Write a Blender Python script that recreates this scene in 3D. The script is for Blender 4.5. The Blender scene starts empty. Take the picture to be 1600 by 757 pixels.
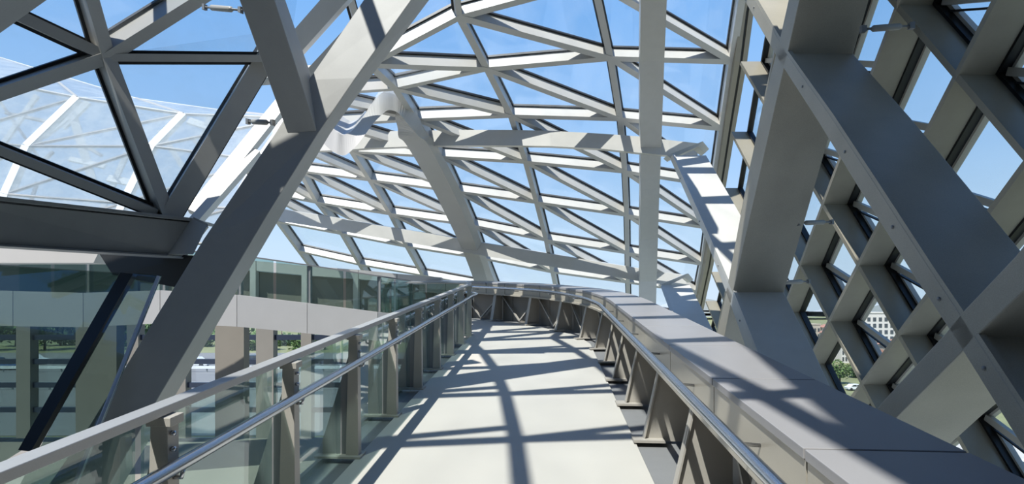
import bpy, math, random
from mathutils import Vector, Matrix
random.seed(7)
scene = bpy.context.scene
COL = scene.collection
V = Vector

# ------------------------------------------------------------------ camera
F, CX, HY, EZ = 900.0, 800.0, 480.0, 9.0            # focal length in pixels, principal column, horizon row, eye height
cam_d = bpy.data.cameras.new('camera')
cam = bpy.data.objects.new('camera', cam_d)
COL.objects.link(cam)
cam.location = (0, 0, EZ)
cam.rotation_euler = (math.radians(90), 0, 0)
cam_d.sensor_width = 36.0
cam_d.lens = 36.0 * F / 1600.0
cam_d.shift_y = (HY - 378.5) / 1600.0
cam_d.clip_end = 3000
cam_d.clip_start = 0.05
scene.camera = cam

# ------------------------------------------------------------------ sky, sun, exposure
world = bpy.data.worlds.new('sky')
scene.world = world
world.use_nodes = True
nt = world.node_tree
nt.nodes.clear()
tc = nt.nodes.new('ShaderNodeTexCoord')
sp = nt.nodes.new('ShaderNodeSeparateXYZ')
rp = nt.nodes.new('ShaderNodeValToRGB')
bg = nt.nodes.new('ShaderNodeBackground')
wo = nt.nodes.new('ShaderNodeOutputWorld')
nt.links.new(tc.outputs['Generated'], sp.inputs[0])
nt.links.new(sp.outputs['Z'], rp.inputs[0])
nt.links.new(rp.outputs[0], bg.inputs[0])
nt.links.new(bg.outputs[0], wo.inputs[0])
els = rp.color_ramp.elements
els[0].position = 0.0; els[0].color = (.66, .80, .95, 1)
els[1].position = 1.0; els[1].color = (.07, .22, .66, 1)
for p_, c_ in ((.10, (.58, .77, .98, 1)), (.22, (.40, .63, .96, 1)), (.45, (.22, .475, .91, 1))):
    e_ = els.new(p_); e_.color = c_
bg.inputs[1].default_value = 1.0

SUN_TO = V((-.32, -.47, 1.0)).normalized()
sun_d = bpy.data.lights.new('sun', 'SUN')
sun_d.energy = 7.4
sun_d.angle = math.radians(.55)
sun_d.color = (1.0, .955, .88)
sun = bpy.data.objects.new('sun', sun_d)
COL.objects.link(sun)
sun.rotation_euler = SUN_TO.to_track_quat('Z', 'Y').to_euler()
sun.location = (-10, -15, 40)
scene.view_settings.view_transform = 'Standard'
scene.view_settings.look = 'None'
scene.view_settings.gamma = 1.0
scene.view_settings.use_curve_mapping = False
scene.view_settings.exposure = 0.06
scene.cycles.transparent_max_bounces = 48
scene.cycles.max_bounces = 10
scene.cycles.diffuse_bounces = 5

# ------------------------------------------------------------------ helpers
def U(px, py, Y):
    """a point seen at pixel (px, py) at distance Y"""
    return V((Y * (px - CX) / F, Y, EZ + Y * (HY - py) / F))

def R(s, Y, h=0.0):
    """a point on the ramp: s across, Y along, h above its floor"""
    return V((s + .0633 * Y, Y, EZ - 1.9 + .0944 * Y + h))

OFF = {}
def empty(name, loc, label=None, cat=None, group=None, kind=None):
    o = bpy.data.objects.new(name, None)
    COL.objects.link(o)
    o.location = loc
    o.empty_display_size = .3
    OFF[o.name] = V(loc)
    tag(o, label, cat, group, kind)
    return o

def tag(o, label=None, cat=None, group=None, kind=None):
    if label: o['label'] = label
    if cat: o['category'] = cat
    if group: o['group'] = group
    if kind: o['kind'] = kind
    return o

def mk(name, verts, faces, mat, parent=None, bevel=0, smooth=False):
    """one mesh object, world-space verts; origin at the parent's origin or at the mesh centre-bottom"""
    verts = [V(v) for v in verts]
    if parent is not None:
        off = OFF[parent.name]
    else:
        off = sum(verts, V()) / len(verts)
        off.z = min(v.z for v in verts)
    me = bpy.data.meshes.new(name)
    me.from_pydata([tuple(v - off) for v in verts], [], faces)
    me.update()
    me.materials.append(mat)
    if smooth:
        for p in me.polygons: p.use_smooth = True
    o = bpy.data.objects.new(name, me)
    COL.objects.link(o)
    if parent is not None:
        o.parent = parent
    else:
        o.location = off
    OFF[o.name] = off
    if bevel:
        m = o.modifiers.new('bevel', 'BEVEL'); m.width = bevel; m.segments = 2
        m.limit_method = 'ANGLE'
    import bmesh
    bm = bmesh.new(); bm.from_mesh(me); bmesh.ops.recalc_face_normals(bm, faces=bm.faces); bm.to_mesh(me); bm.free()
    return o

HEX = [(0, 1, 2, 3), (7, 6, 5, 4), (0, 4, 5, 1), (1, 5, 6, 2), (2, 6, 7, 3), (3, 7, 4, 0)]
def hexa(name, q0, q1, mat, parent=None, bevel=0):
    return mk(name, list(q0) + list(q1), HEX, mat, parent, bevel)

def loft(name, loops, mat, parent=None, bevel=0, smooth=False, closed=True):
    n = len(loops[0]); vs = [p for l in loops for p in l]; fs = []
    for i in range(len(loops) - 1):
        for j in range(n):
            k = (j + 1) % n
            fs.append((i*n + j, i*n + k, (i+1)*n + k, (i+1)*n + j))
    fs.append(tuple(range(n))[::-1]); fs.append(tuple((len(loops)-1)*n + j for j in range(n)))
    return mk(name, vs, fs, mat, parent, bevel, smooth)

def boxv(a, b):
    x0, y0, z0 = a; x1, y1, z1 = b
    return [V((x0,y0,z0)), V((x1,y0,z0)), V((x1,y1,z0)), V((x0,y1,z0)), V((x0,y0,z1)), V((x1,y0,z1)), V((x1,y1,z1)), V((x0,y1,z1))]

def box(name, a, b, mat, parent=None, bevel=0):
    return mk(name, boxv(a, b), HEX, mat, parent, bevel)

def strutv(P, Q, n, w, d0, d1):
    """verts of a bar along PQ, w wide, from d0 to d1 along n"""
    t = (Q - P).normalized(); n = (n - t * n.dot(t)).normalized(); s = t.cross(n) * (w / 2)
    return [P - s + n*d0, P + s + n*d0, P + s + n*d1, P - s + n*d1, Q - s + n*d0, Q + s + n*d0, Q + s + n*d1, Q - s + n*d1]
HEX2 = [(0, 1, 2, 3), (7, 6, 5, 4), (0, 4, 5, 1), (1, 5, 6, 2), (2, 6, 7, 3), (3, 7, 4, 0)]
def strut(name, P, Q, n, w, d0, d1, mat, parent=None, bevel=0):
    return mk(name, strutv(P, Q, n, w, d0, d1), HEX2, mat, parent, bevel)

def tubev(pts, r, seg=14):
    vs, fs = [], []
    N = len(pts); prev = None
    for i, p in enumerate(pts):
        t = (pts[min(i+1, N-1)] - pts[max(i-1, 0)]).normalized()
        a = prev if prev is not None else (V((0,0,1)) if abs(t.z) < .9 else V((1,0,0)))
        a = (a - t * a.dot(t)).normalized(); prev = a
        b = t.cross(a)
        rr = r[i] if isinstance(r, (list, tuple)) else r
        for k in range(seg):
            an = 2 * math.pi * k / seg
            vs.append(p + (a * math.cos(an) + b * math.sin(an)) * rr)
    for i in range(N-1):
        for k in range(seg):
            k2 = (k+1) % seg
            fs.append((i*seg+k, i*seg+k2, (i+1)*seg+k2, (i+1)*seg+k))
    fs.append(tuple(range(seg))[::-1]); fs.append(tuple((N-1)*seg+k for k in range(seg)))
    return vs, fs
def tube(name, pts, r, mat, parent=None, seg=14):
    vs, fs = tubev([V(p) for p in pts], r, seg)
    return mk(name, vs, fs, mat, parent, smooth=True)

def slab(name, poly, d, mat, parent=None, bevel=0):
    """a polygon extruded along vector d"""
    n = len(poly); d = V(d)
    vs = [V(p) for p in poly] + [V(p) + d for p in poly]
    fs = [tuple(range(n))[::-1], tuple(range(n, 2*n))] + [(i, (i+1) % n, n + (i+1) % n, n + i) for i in range(n)]
    return mk(name, vs, fs, mat, parent, bevel)

def catmull(pts, n=8):
    pts = [V(p) for p in pts]; out = []
    ext = [pts[0]*2 - pts[1]] + pts + [pts[-1]*2 - pts[-2]]
    for i in range(1, len(ext)-2):
        p0, p1, p2, p3 = ext[i-1:i+3]
        for k in range(n):
            t = k / n
            out.append(.5*((2*p1) + (p2-p0)*t + (2*p0-5*p1+4*p2-p3)*t*t + (3*p1-p0-3*p2+p3)*t**3))
    out.append(pts[-1]); return out

def resample(pts, step):
    out = [pts[0]]; acc = 0.0
    for a, b in zip(pts, pts[1:]):
        L = (b-a).length
        while acc + L >= step:
            t = (step-acc)/L; a = a + (b-a)*t; out.append(a.copy()); L = (b-a).length; acc = 0.0
        acc += L
    out.append(pts[-1]); return out

# ------------------------------------------------------------------ materials
def node_mat(name):
    m = bpy.data.materials.new(name); m.use_nodes = True
    return m, m.node_tree.nodes, m.node_tree.links, m.node_tree.nodes['Principled BSDF']

def paint(name, col, rough=.5, var=.08, scale=6.0, metal=0.0, bump=.0, fine=160.0):
    m, N, L, b = node_mat(name)
    geo = N.new('ShaderNodeNewGeometry')
    n1 = N.new('ShaderNodeTexNoise'); n1.inputs['Scale'].default_value = scale; n1.inputs['Detail'].default_value = 5
    n2 = N.new('ShaderNodeTexNoise'); n2.inputs['Scale'].default_value = fine; n2.inputs['Detail'].default_value = 2
    L.new(geo.outputs['Position'], n1.inputs['Vector']); L.new(geo.outputs['Position'], n2.inputs['Vector'])
    ad = N.new('ShaderNodeMath'); ad.operation = 'ADD'
    L.new(n1.outputs['Fac'], ad.inputs[0]); L.new(n2.outputs['Fac'], ad.inputs[1])
    r = N.new('ShaderNodeMapRange'); r.inputs['From Min'].default_value = .6; r.inputs['From Max'].default_value = 1.4
    r.inputs['To Min'].default_value = 1 - var; r.inputs['To Max'].default_value = 1 + var
    L.new(ad.outputs[0], r.inputs[0])
    mx = N.new('ShaderNodeMix'); mx.data_type = 'RGBA'; mx.blend_type = 'MULTIPLY'; mx.inputs[0].default_value = 1
    mx.inputs[6].default_value = (*col, 1)
    cb = N.new('ShaderNodeCombineColor')
    for i in range(3): L.new(r.outputs[0], cb.inputs[i])
    L.new(cb.outputs[0], mx.inputs[7]); L.new(mx.outputs[2], b.inputs['Base Color'])
    b.inputs['Roughness'].default_value = rough; b.inputs['Metallic'].default_value = metal
    if bump:
        bp = N.new('ShaderNodeBump'); bp.inputs['Strength'].default_value = bump; bp.inputs['Distance'].default_value = .01
        L.new(n2.outputs['Fac'], bp.inputs['Height']); L.new(bp.outputs[0], b.inputs['Normal'])
    return m

def glass(name, tint, haze=.03, haze_col=(.85, .9, .95), refl=1.0, streak=True, rough=.02, even=False):
    """thin architectural glass: clear, with a Fresnel reflection and a pale haze of dust and painted-in reflections"""
    m = bpy.data.materials.new(name); m.use_nodes = True
    N, L = m.node_tree.nodes, m.node_tree.links; N.clear()
    out = N.new('ShaderNodeOutputMaterial')
    tr = N.new('ShaderNodeBsdfTransparent'); tr.inputs[0].default_value = (*tint, 1)
    gl = N.new('ShaderNodeBsdfGlossy'); gl.inputs['Roughness'].default_value = rough; gl.inputs[0].default_value = (.95, .97, 1, 1)
    fr = N.new('ShaderNodeLayerWeight'); fr.inputs['Blend'].default_value = .5
    pw = N.new('ShaderNodeMath'); pw.operation = 'POWER'; pw.inputs[1].default_value = 5.0
    L.new(fr.outputs['Facing'], pw.inputs[0])
    mu = N.new('ShaderNodeMath'); mu.operation = 'MULTIPLY_ADD'; mu.inputs[1].default_value = .9 * refl; mu.inputs[2].default_value = .04 * refl
    mu.use_clamp = True
    L.new(pw.outputs[0], mu.inputs[0])
    m1 = N.new('ShaderNodeMixShader'); L.new(mu.outputs[0], m1.inputs[0]); L.new(tr.outputs[0], m1.inputs[1]); L.new(gl.outputs[0], m1.inputs[2])
    df = N.new('ShaderNodeBsdfDiffuse'); df.inputs[0].default_value = (*haze_col, 1)
    tl = N.new('ShaderNodeBsdfTranslucent'); tl.inputs[0].default_value = (*haze_col, 1)
    dd = N.new('ShaderNodeMixShader'); dd.inputs[0].default_value = .6
    L.new(df.outputs[0], dd.inputs[1]); L.new(tl.outputs[0], dd.inputs[2])
    m2 = N.new('ShaderNodeMixShader')
    if streak:
        geo = N.new('ShaderNodeNewGeometry'); mp = N.new('ShaderNodeMapping'); mp.inputs['Scale'].default_value = (1.1, .45, 1.6)
        mp.inputs['Rotation'].default_value = (.3, .5, .6)
        no = N.new('ShaderNodeTexNoise'); no.inputs['Scale'].default_value = 1.3; no.inputs['Detail'].default_value = 6
        L.new(geo.outputs['Position'], mp.inputs[0]); L.new(mp.outputs[0], no.inputs['Vector'])
        mr = N.new('ShaderNodeMapRange'); mr.inputs['From Min'].default_value = .42; mr.inputs['From Max'].default_value = .72
        mr.inputs['To Min'].default_value = haze * (.8 if even else .35); mr.inputs['To Max'].default_value = haze * (1.35 if even else 2.2)
        L.new(no.outputs['Fac'], mr.inputs[0]); L.new(mr.outputs[0], m2.inputs[0])
    else:
        m2.inputs[0].default_value = haze
    L.new(m1.outputs[0], m2.inputs[1]); L.new(dd.outputs[0], m2.inputs[2]); L.new(m2.outputs[0], out.inputs[0])
    return m

M = {}
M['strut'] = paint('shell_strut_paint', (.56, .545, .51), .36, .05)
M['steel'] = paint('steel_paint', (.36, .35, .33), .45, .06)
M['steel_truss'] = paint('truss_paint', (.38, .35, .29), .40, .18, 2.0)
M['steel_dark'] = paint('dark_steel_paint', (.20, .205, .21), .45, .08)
M['gasket'] = paint('black_gasket', (.010, .011, .012), .5, .02)
M['floor'] = paint('white_resin_floor', (.46, .445, .405), .55, .04, 1.4, bump=.05)
M['ledge'] = paint('grey_ledge_panel', (.30, .29, .295), .38, .04, 3)
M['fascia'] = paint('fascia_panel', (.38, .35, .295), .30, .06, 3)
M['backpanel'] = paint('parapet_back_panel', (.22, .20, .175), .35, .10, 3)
M['post'] = paint('post_paint', (.40, .375, .335), .40, .07, 5)
M['inox'] = paint('brushed_stainless', (.52, .54, .58), .22, .05, 8, metal=1.0)
M['alu'] = paint('aluminium_flat_rail', (.46, .455, .45), .34, .05, 6, metal=.35)
M['winframe'] = paint('light_window_frame', (.46, .43, .375), .4, .05)
M['fin'] = paint('facade_fin_paint', (.31, .28, .22), .42, .07)
M['slab'] = paint('pale_slab_panel', (.52, .51, .50), .5, .04, 3)
M['concrete'] = paint('grey_concrete', (.22, .205, .18), .7, .08, 2)
M['glass'] = glass('roof_glass', (.95, .975, .985), .035, (.80, .87, .95), .75)  # haze streaks paint in faint white reflections along with some dirt
M['glass_wall'] = glass('facade_glass', (.93, .96, .965), .012, (.8, .87, .95), .8)
M['glass_green'] = glass('balustrade_glass', (.72, .83, .80), .015, (.5, .68, .64), 2.2, streak=False)
M['glass_wing'] = glass('wing_glass', (.90, .92, .93), .36, (.80, .83, .86), .9, even=True)  # strong haze paints in the whitish reflection of the panes
M['glass_lower'] = glass('lower_glass', (.50, .58, .55), .02, (.5, .6, .58), 1.3)
M['ribbon'] = paint('smooth_ribbon_steel', (.46, .455, .44), .24, .04, 3)
M['bead'] = paint('pale_bead', (.42, .40, .36), .4, .03)
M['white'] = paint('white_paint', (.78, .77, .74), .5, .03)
M['shade_block'] = paint('shade_block_grey', (.16, .165, .17), .5, .05)

# ------------------------------------------------------------------ roof shell
ROWY = {-1: 8.2, -2: 6.2, -3: 4.1, -4: 2.0, -5: -.2, -6: -2.4}
DEP = [10.0, 11.3, 12.8, 14.2, 15.7, 17.1, 18.5, 19.9]
PX = {
 0: {0: (577,103), 1: (718,28), 2: (928,-28), 3: (1163,-22)},
 1: {0: (618,140), 1: (761,109), 2: (954,92), 3: (1144,97)},
 2: {-1: (517,196), 0: (650,188), 1: (798,182), 2: (969,187), 3: (1128,202)},
 3: {-2: (438,222), -1: (549,238), 0: (688,246), 1: (821,254), 2: (976,269), 3: (1115,291)},
 4: {-3: (376,252), -2: (467,268), -1: (577,282), 0: (714,300), 1: (838,317), 2: (979,337), 3: (1106,357)},
 5: {-3: (405,300), -2: (494,317), -1: (609,335), 0: (738,353), 1: (853,376), 2: (980,396), 3: (1098,414)},
 6: {-3: (432,347), -2: (533,366), -1: (635,386), 0: (756,405), 1: (863,426), 2: (981,442), 3: (1089,458)},
 7: {-3: (466,393), -2: (561,414), -1: (660,431), 0: (775,452), 1: (872,470), 2: (982,485), 3: (1081,500)},
}
ND = {}
for r_, row in PX.items():
    for c_, (x_, y_) in row.items():
        ND[(c_, r_)] = U(x_, y_, DEP[r_])
for c_ in range(-3, 4):                               # one more row below the parapet
    ND[(c_, 8)] = ND[(c_, 7)] * 2 - ND[(c_, 6)]
dz = {-1: .75, -2: .62, -3: .42, -4: .22, -5: .05, -6: -.1}
for c_ in range(0, 4):                                # the vault goes on overhead, behind the camera
    p = ND[(c_, 0)].copy()
    for r_ in range(-1, -7, -1):
        prev_y = p.y
        p = V((p.x * .93 + (c_ - 1.6) * .12, ROWY[r_], p.z + dz[r_] * (1.25 if c_ == 0 else 1.0)))
        ND[(c_, r_)] = p.copy()
ND[(-1, 1)] = U(470, 150, 11.3); ND[(-1, 0)] = U(415, 108, 10.0)
for r_ in range(-1, -7, -1):
    ND[(-1, r_)] = ND[(0, r_)] + V((-2.2, 0, -.7))
for k_ in ((-1, 0), (-1, -1)): del ND[k_]
ceiling = empty('ceiling', (0, 12, EZ + 2), 'arched glass roof of light grey triangulated struts over the walkway', None, None, 'structure')

def node_n(c, r):
    def g(a, b): return ND.get((a, b))
    u = (g(c+1, r) or ND[(c, r)]) - (g(c-1, r) or ND[(c, r)])
    v = (g(c, r+1) or ND[(c, r)]) - (g(c, r-1) or ND[(c, r)])
    n = u.cross(v)
    if n.length < 1e-6: n = V((0, .5, .8))
    n.normalize()
    if n.z < 0: n = -n
    return n
NN = {k: node_n(*k) for k in ND}

def shell_strut(a, b, w=.115, d=.25):
    n = (NN[a] + NN[b]).normalized()
    P, Q = ND[a], ND[b]
    o = strut('strut', P, Q, n, w, 0, d, M['strut'], ceiling)
    strut('gasket', P, Q, n, w + .07, d - .02, d + .03, M['gasket'], o)

def shell_pane(keys):
    n = sum((NN[k] for k in keys), V()).normalized()
    pts = [ND[k] + NN[k] * .235 for k in keys]
    c = sum(pts, V()) / len(pts)
    pts = [p + (c - p) * .02 for p in pts]
    slab('glass_pane', pts, n * .02, M['glass'], ceiling)

for (c, r) in list(ND):
    hi = r < 0
    if (c+1, r) in ND: shell_strut((c, r), (c+1, r), .10 if hi else .115, .16 if hi else .25)
    if (c, r+1) in ND: shell_strut((c, r), (c, r+1), .10 if hi else .125, .16 if hi else .27)
    q = [(c, r), (c+1, r), (c+1, r+1), (c, r+1)]
    if all(k in ND for k in q):
        if r < 0:
            ND[(c+1, r+.22)] = ND[q[1]].lerp(ND[q[2]], .22); NN[(c+1, r+.22)] = NN[q[1]]
            shell_strut((c, r), (c+1, r+.22), .08, .14)  # unseen slanting strut, added for its thin shadow on the floor
            del ND[(c+1, r+.22)]
            shell_pane(q)
        elif r < 6:
            shell_strut((c, r), (c+1, r+1))
            shell_pane([q[0], q[1], q[2]]); shell_pane([q[0], q[2], q[3]])
        else:
            shell_pane(q)

# edge frame where the roof meets the right-hand facade
edge = [(1168,-40,10.0), (1157,20,10.5), (1148,97,11.2), (1132,202,12.7), (1119,291,14.1), (1110,357,15.5), (1102,414,16.8), (1093,458,18.2), (1085,500,19.6)]
eo = empty('trim_1', U(1085, 500, 19.6), 'grey edge frame with dark groove between glass roof and diamond window wall', None, None, 'structure')
for (a, b) in zip(edge, edge[1:]):
    P, Q = U(*a), U(*b)
    for nm, o0, o1, d0, d1, mt in (('edge_plate', .0, .10, 0, .35, 'fin'), ('groove', .10, .15, .03, .3, 'gasket'), ('edge_plate', .15, .24, 0, .35, 'fin')):
        q0 = [P + V((o0, d0, 0)), P + V((o1, d0, 0)), P + V((o1, d1, .1)), P + V((o0, d1, .1))]
        q1 = [Q + V((o0, d0, 0)), Q + V((o1, d0, 0)), Q + V((o1, d1, .1)), Q + V((o0, d1, .1))]
        hexa(nm, q0, q1, M[mt], eo)

# unseen panels and walls, added to keep sun and sky light off the steel
shade_roof = empty('ceiling', (-8, -2, EZ + 6), 'unseen roof panels added to shade the beams and braces', None, None, 'structure')
slab('shade_panel', [(-16, -4, EZ+5.2), (-4.0, -4, EZ+5.2), (-3.95, 3.4, EZ+5.2), (-3.9, 5.1, EZ+5.2), (-16, 5.3, EZ+5.2)], (0, 0, .5), M['shade_block'], shade_roof)
slab('shade_panel', [(-1.6, -4, EZ+7.9), (9, -4, EZ+7.9), (9, 4.25, EZ+7.9), (.15, 4.25, EZ+7.9), (-1.2, -1.5, EZ+7.9)], (0, 0, .5), M['shade_block'], shade_roof)
wb = box('block_wall_back', (-16, -4.3, 0), (9, -4, EZ + 8.4), M['shade_block'])  # added out of view to cut the sky fill from behind
for nm, a_, b_, lab in (('wall_right', (4.6, -4, 0), (4.9, 2.7, EZ + 7.9), 'unseen dark wall added to block sky light from the right'), ('wall_left', (-9.3, -4, 0), (-9, 5.2, EZ + 5.2), 'unseen dark wall added to block sky light from the left')):
    tag(box(nm, a_, b_, M['shade_block']), lab, None, None, 'structure')  # both side walls are added out of view to darken the interior
tag(wb, 'unseen dark wall added behind the camera to block sky light', None, None, 'structure')

# ------------------------------------------------------------------ roof ribs and arch beams
def rib(name, stations, label, mat='steel', group=None, cat='beam'):
    """stations: ((x left, y, Y), (x right, y, Y)) of the underside; boxed upward"""
    loops = []
    for (a, b, up) in stations:
        A, B = U(*a), U(*b)
        loops.append([A, B, B + V(up), A + V(up)])
    return tag(loft(name, loops, M[mat], None, 0), label, cat, group)

rib('roof_rib', [((1001,-120,7.6), (1052,-120,7.6), (0,.05,.32)), ((1001,0,9.3), (1042,0,9.3), (0,.08,.32)), ((1000,95,10.6), (1038,95,10.6), (0,.1,.32)),
     ((1000,180,11.8), (1035,180,11.8), (0,.12,.3)), ((1001,239,12.9), (1033,239,12.9), (0,.14,.3)), ((1001,310,14.1), (1030,310,14.1), (0,.16,.3)),
     ((1000,375,15.6), (1028,375,15.6), (0,.16,.3)), ((1000,440,17.2), (1026,440,17.2), (0,.16,.3)), ((1000,520,18.6), (1024,520,18.6), (0,.16,.3))],
    'straight grey roof rib running down the middle of the glass vault', 'strut')

# ribbon rib: runs down the vault at right, curls into a wave at left
rb = []
down = [((741,440,18.6),(762,440,18.6),8), ((724,395,17.4),(747,395,17.4),9), ((701,345,16.0),(728,345,16.0),10), ((674,292,14.6),(704,292,14.6),11), ((636,228,13.1),(670,228,13.1),10)]
low = ((757,490,19.8),(776,490,19.8),8)
for (a, b, sw) in [low] + down:
    A, B = U(*a), U(*b)
    C = U(b[0] + sw, b[1] - 4, b[2] + .25)
    rb.append([B, A, A + (C - B), C])                 # front-low, back-low, back-top, front-top
wave_low = [(655,214,12.75), (646,204,12.5), (634,190,12.2), (624,178,12.0), (614,173,11.9), (605,173,11.8), (596,180,11.7), (584,192,11.65), (573,207,11.6), (562,222,11.55), (552,233,11.5), (539,243,11.45), (527,241,11.4), (516,234,11.4), (502,220,11.4), (485,200,11.4)]
wave_top = [(664,206,12.85), (655,184,12.6), (641,166,12.3), (625,149,12.1), (614,143,12.0), (604,142,11.9), (592,149,11.8), (578,168,11.75), (564,188,11.7), (555,199,11.65), (548,206,11.6), (537,211,11.55), (529,208,11.5), (521,202,11.5), (508,188,11.5), (492,166,11.5)]
nw = len(wave_low)
for i, (l, t) in enumerate(zip(wave_low, wave_top)):
    f = i / (nw - 1)
    L_, T_ = U(*l), U(*t)
    k = min(1, i / 5.0)
    back = V((-.46, .05, 0)).lerp(V((-.05, .75, .52)), k)
    rb.append([L_, L_ + back, T_ + back, T_])
rb = list(zip(*[catmull([l[k] for l in rb], 4) for k in range(4)]))
tag(loft('ribbon_rib', rb, M['ribbon'], None, 0, smooth=False), 'broad grey ribbon rib curling into a wave below the glass vault', 'beam')

def arch(name, pts, label, th=.32):
    """pts: (x, y top, y bottom, Y): a band facing the walkway"""
    loops = []
    for (x, yt, yb, Y) in pts:
        T, B = U(x, yt, Y + .06), U(x, yb, Y)
        loops.append([B, T, T + V((0, th, .05)), B + V((0, th, .05))])
    o = loft(name, loops, M['strut'])
    return tag(o, label, 'beam')
arch('arch_beam', [(470,212,237,13.6), (545,207,234,13.5), (575,206,231.5,13.45), (665,204,228,13.35), (730,203,227.5,13.2), (795,203,227.5,13.0), (860,204.5,228.5,12.85), (940,209,232.5,12.75), (1000,213.5,239,12.7), (1045,219,243,12.7), (1090,224,245,12.8)],
     'upper curved arch beam crossing the glass vault behind the wavy rib')
arch('arch_beam', [(380,317,334,16.2), (445,328,347,16.4), (503,337,356,16.6), (600,354,373,16.9), (705,371,391,17.2), (750,379,399,17.3), (855,396,416,17.5), (962,414,433,17.6), (1000,420,440,17.7), (1045,427,446,17.7), (1072,431,449,17.7)],
     'lower curved arch beam crossing the glass vault just above the parapet')

# ------------------------------------------------------------------ lattice of big plate braces in front of the right facade
def TY(x): return 2340.0 / (x - 857.0)
def brace(name, pts, label, thick, wide=.72, mat='steel_truss', bevel=.008, lip=False):
    """pts: inner-edge line (x, y, Y) on its upper corner; thick = pixel offset per point of the edge strip's other corner"""
    loops = []
    for (a, b) in pts:
        A, B = (U(*a), U(*b)) if a[2] > 13 or (a[2] > 11.5 and a[1] > 430) else (U(a[0], a[1], TY(a[0])), U(b[0], b[1], TY(b[0])))
        loops.append([A, B, B + V((wide, 0, 0)), A + V((wide, 0, 0))])
    o = loft(name, loops, M[mat], None, bevel)
    if lip:
        n = V((0, -.022, .022))
        loft('edge_lip', [[l[0], l[0] + V((.045, 0, 0)), l[0] + V((.045, 0, 0)) + n, l[0] + n] for l in loops], M[mat], o)
        for l0, l1 in zip(loops, loops[1:]):
            c = (l0[0] + l0[1] + l1[0] + l1[1]) / 4
            tube('bolt', [c + V((.01, 0, 0)), c + V((-.008, 0, 0))], .014, M['steel_dark'], o, 8)
    return tag(o, label, 'brace', 'lattice of wide plate braces')
# from up-far to low-near: first point = face corner, second = lower corner of the edge strip
brace('plate_brace', [((1170-18,-50,TY(1170-18)), (1158-24,-50,TY(1170-18)-.02)), ((1231,86,6.35), (1217,95,6.35)), ((1300,184,5.35),(1280,193,5.32)), ((1368,288,4.6),(1345,300,4.56)), ((1453,420,3.95),(1428,432,3.92)), ((1510,505,3.6),(1486,520,3.56)), ((1598,640,3.16),(1570,655,3.12)), ((1760,890,2.6),(1725,905,2.6))],
      'widest dark plate brace slanting down to the lower right in front of diamond windows', 0, lip=True)
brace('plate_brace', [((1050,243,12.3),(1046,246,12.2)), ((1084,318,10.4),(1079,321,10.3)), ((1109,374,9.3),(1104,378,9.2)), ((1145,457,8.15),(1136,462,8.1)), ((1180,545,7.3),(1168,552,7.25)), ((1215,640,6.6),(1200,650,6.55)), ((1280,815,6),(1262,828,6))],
      'sunlit white plate brace hanging from the end of the upper arch beam', 0, mat='strut', lip=True)  # same steel as the other braces; paler paint imitates full sunlight
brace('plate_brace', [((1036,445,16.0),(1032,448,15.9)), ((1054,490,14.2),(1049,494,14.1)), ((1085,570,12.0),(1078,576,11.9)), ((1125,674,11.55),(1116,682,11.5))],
      'small sunlit plate brace hanging from the end of the lower arch beam', 0, .74, mat='strut')  # paler paint here too stands in for strong sun
# from low-far to up-near
brace('plate_brace', [((1070,752,9.2),(1084,760,9.2)), ((1100,615,9.2),(1114,619,9.2)), ((1136,449,8.2),(1144,462,8.2)), ((1171,262,7.2),(1189,264,7.2)), ((1203,120,6.55),(1221,122,6.55)), ((1217,67,6.3),(1230,84,6.3)), ((1232,0,5.85),(1249,0,5.85)), ((1262,-130,5.2),(1285,-130,5.2))],
      'tan plate brace rising steeply beside the strip of narrow windows', 0)
brace('plate_brace', [((1262,778,4.5),(1284,795,4.5)), ((1330,690,4.5),(1355,705,4.5)), ((1378,629,4.2),(1404,650,4.2)), ((1478,520,3.66),(1508,546,3.66)), ((1500,492,3.56),(1521,530,3.56)), ((1587,400,3.2),(1603,452,3.2)), ((1690,265,2.85),(1712,310,2.85)), ((1900,-20,2.3),(1926,22,2.3))],
      'dark plate brace rising to the right edge above the grey ledge', 0, .62)
# end caps of the two hanging braces
for (x, y, Y, lab) in ((1044, 241, 12.25, 'folded end plate at the top of the large sunlit brace'), (1034, 443, 15.95, 'folded end plate at the top of the small sunlit brace')):
    k = 12.25 / Y
    a = [U(x-2, y+2, Y), U(x + 54*k, y-20*k, Y+.02), U(x + 64*k, y-8*k, Y+.25), U(x + 58*k, y - 2*k, Y+.3), U(x + 46*k, y-12*k, Y+.05), U(x+4, y+7, Y+.02)]
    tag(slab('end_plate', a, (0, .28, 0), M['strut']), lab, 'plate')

# ------------------------------------------------------------------ right facade: diagonal grid of deep fins with diamond windows
K = 1.08
P0 = V((4.38152477, 7.3, .53220737)) * K; PA = V((.1828683, -.49022338, -.85719728)) * K; PB = V((-.27102812, -1.15663169, .73710721)) * K
def LN(a, b, out=0.0): 
    p = P0 + PA * a + PB * b
    return V((p.x + out, p.y, p.z + EZ))
def pix(p): return (CX + F * p.x / p.y, HY - F * (p.z - EZ) / p.y) if p.y > .3 else (9999, 9999)
wall_r = empty('wall_right', LN(1, -1), 'window wall of deep diagonal fins and diamond panes right of the walkway', None, None, 'structure')
def edge_x(p):
    x, y = pix(p)
    return x - (1166 - .135 * y if y < 420 else 1109 - .2*(y-420))
def inside(p):
    x, y = pix(p)
    if p.y < 2.6 or p.y > 20: return False
    xe = 1160 - .135 * y if y < 420 else 1103 - .2*(y-420)
    return x > xe - 6 and x < 1900 and -190 < y < 900 and p.z > EZ - 3.0
LNS = {(a, b): LN(a, b) for a in range(-12, 7) for b in range(-9, 7)}
nW = 0
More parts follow.
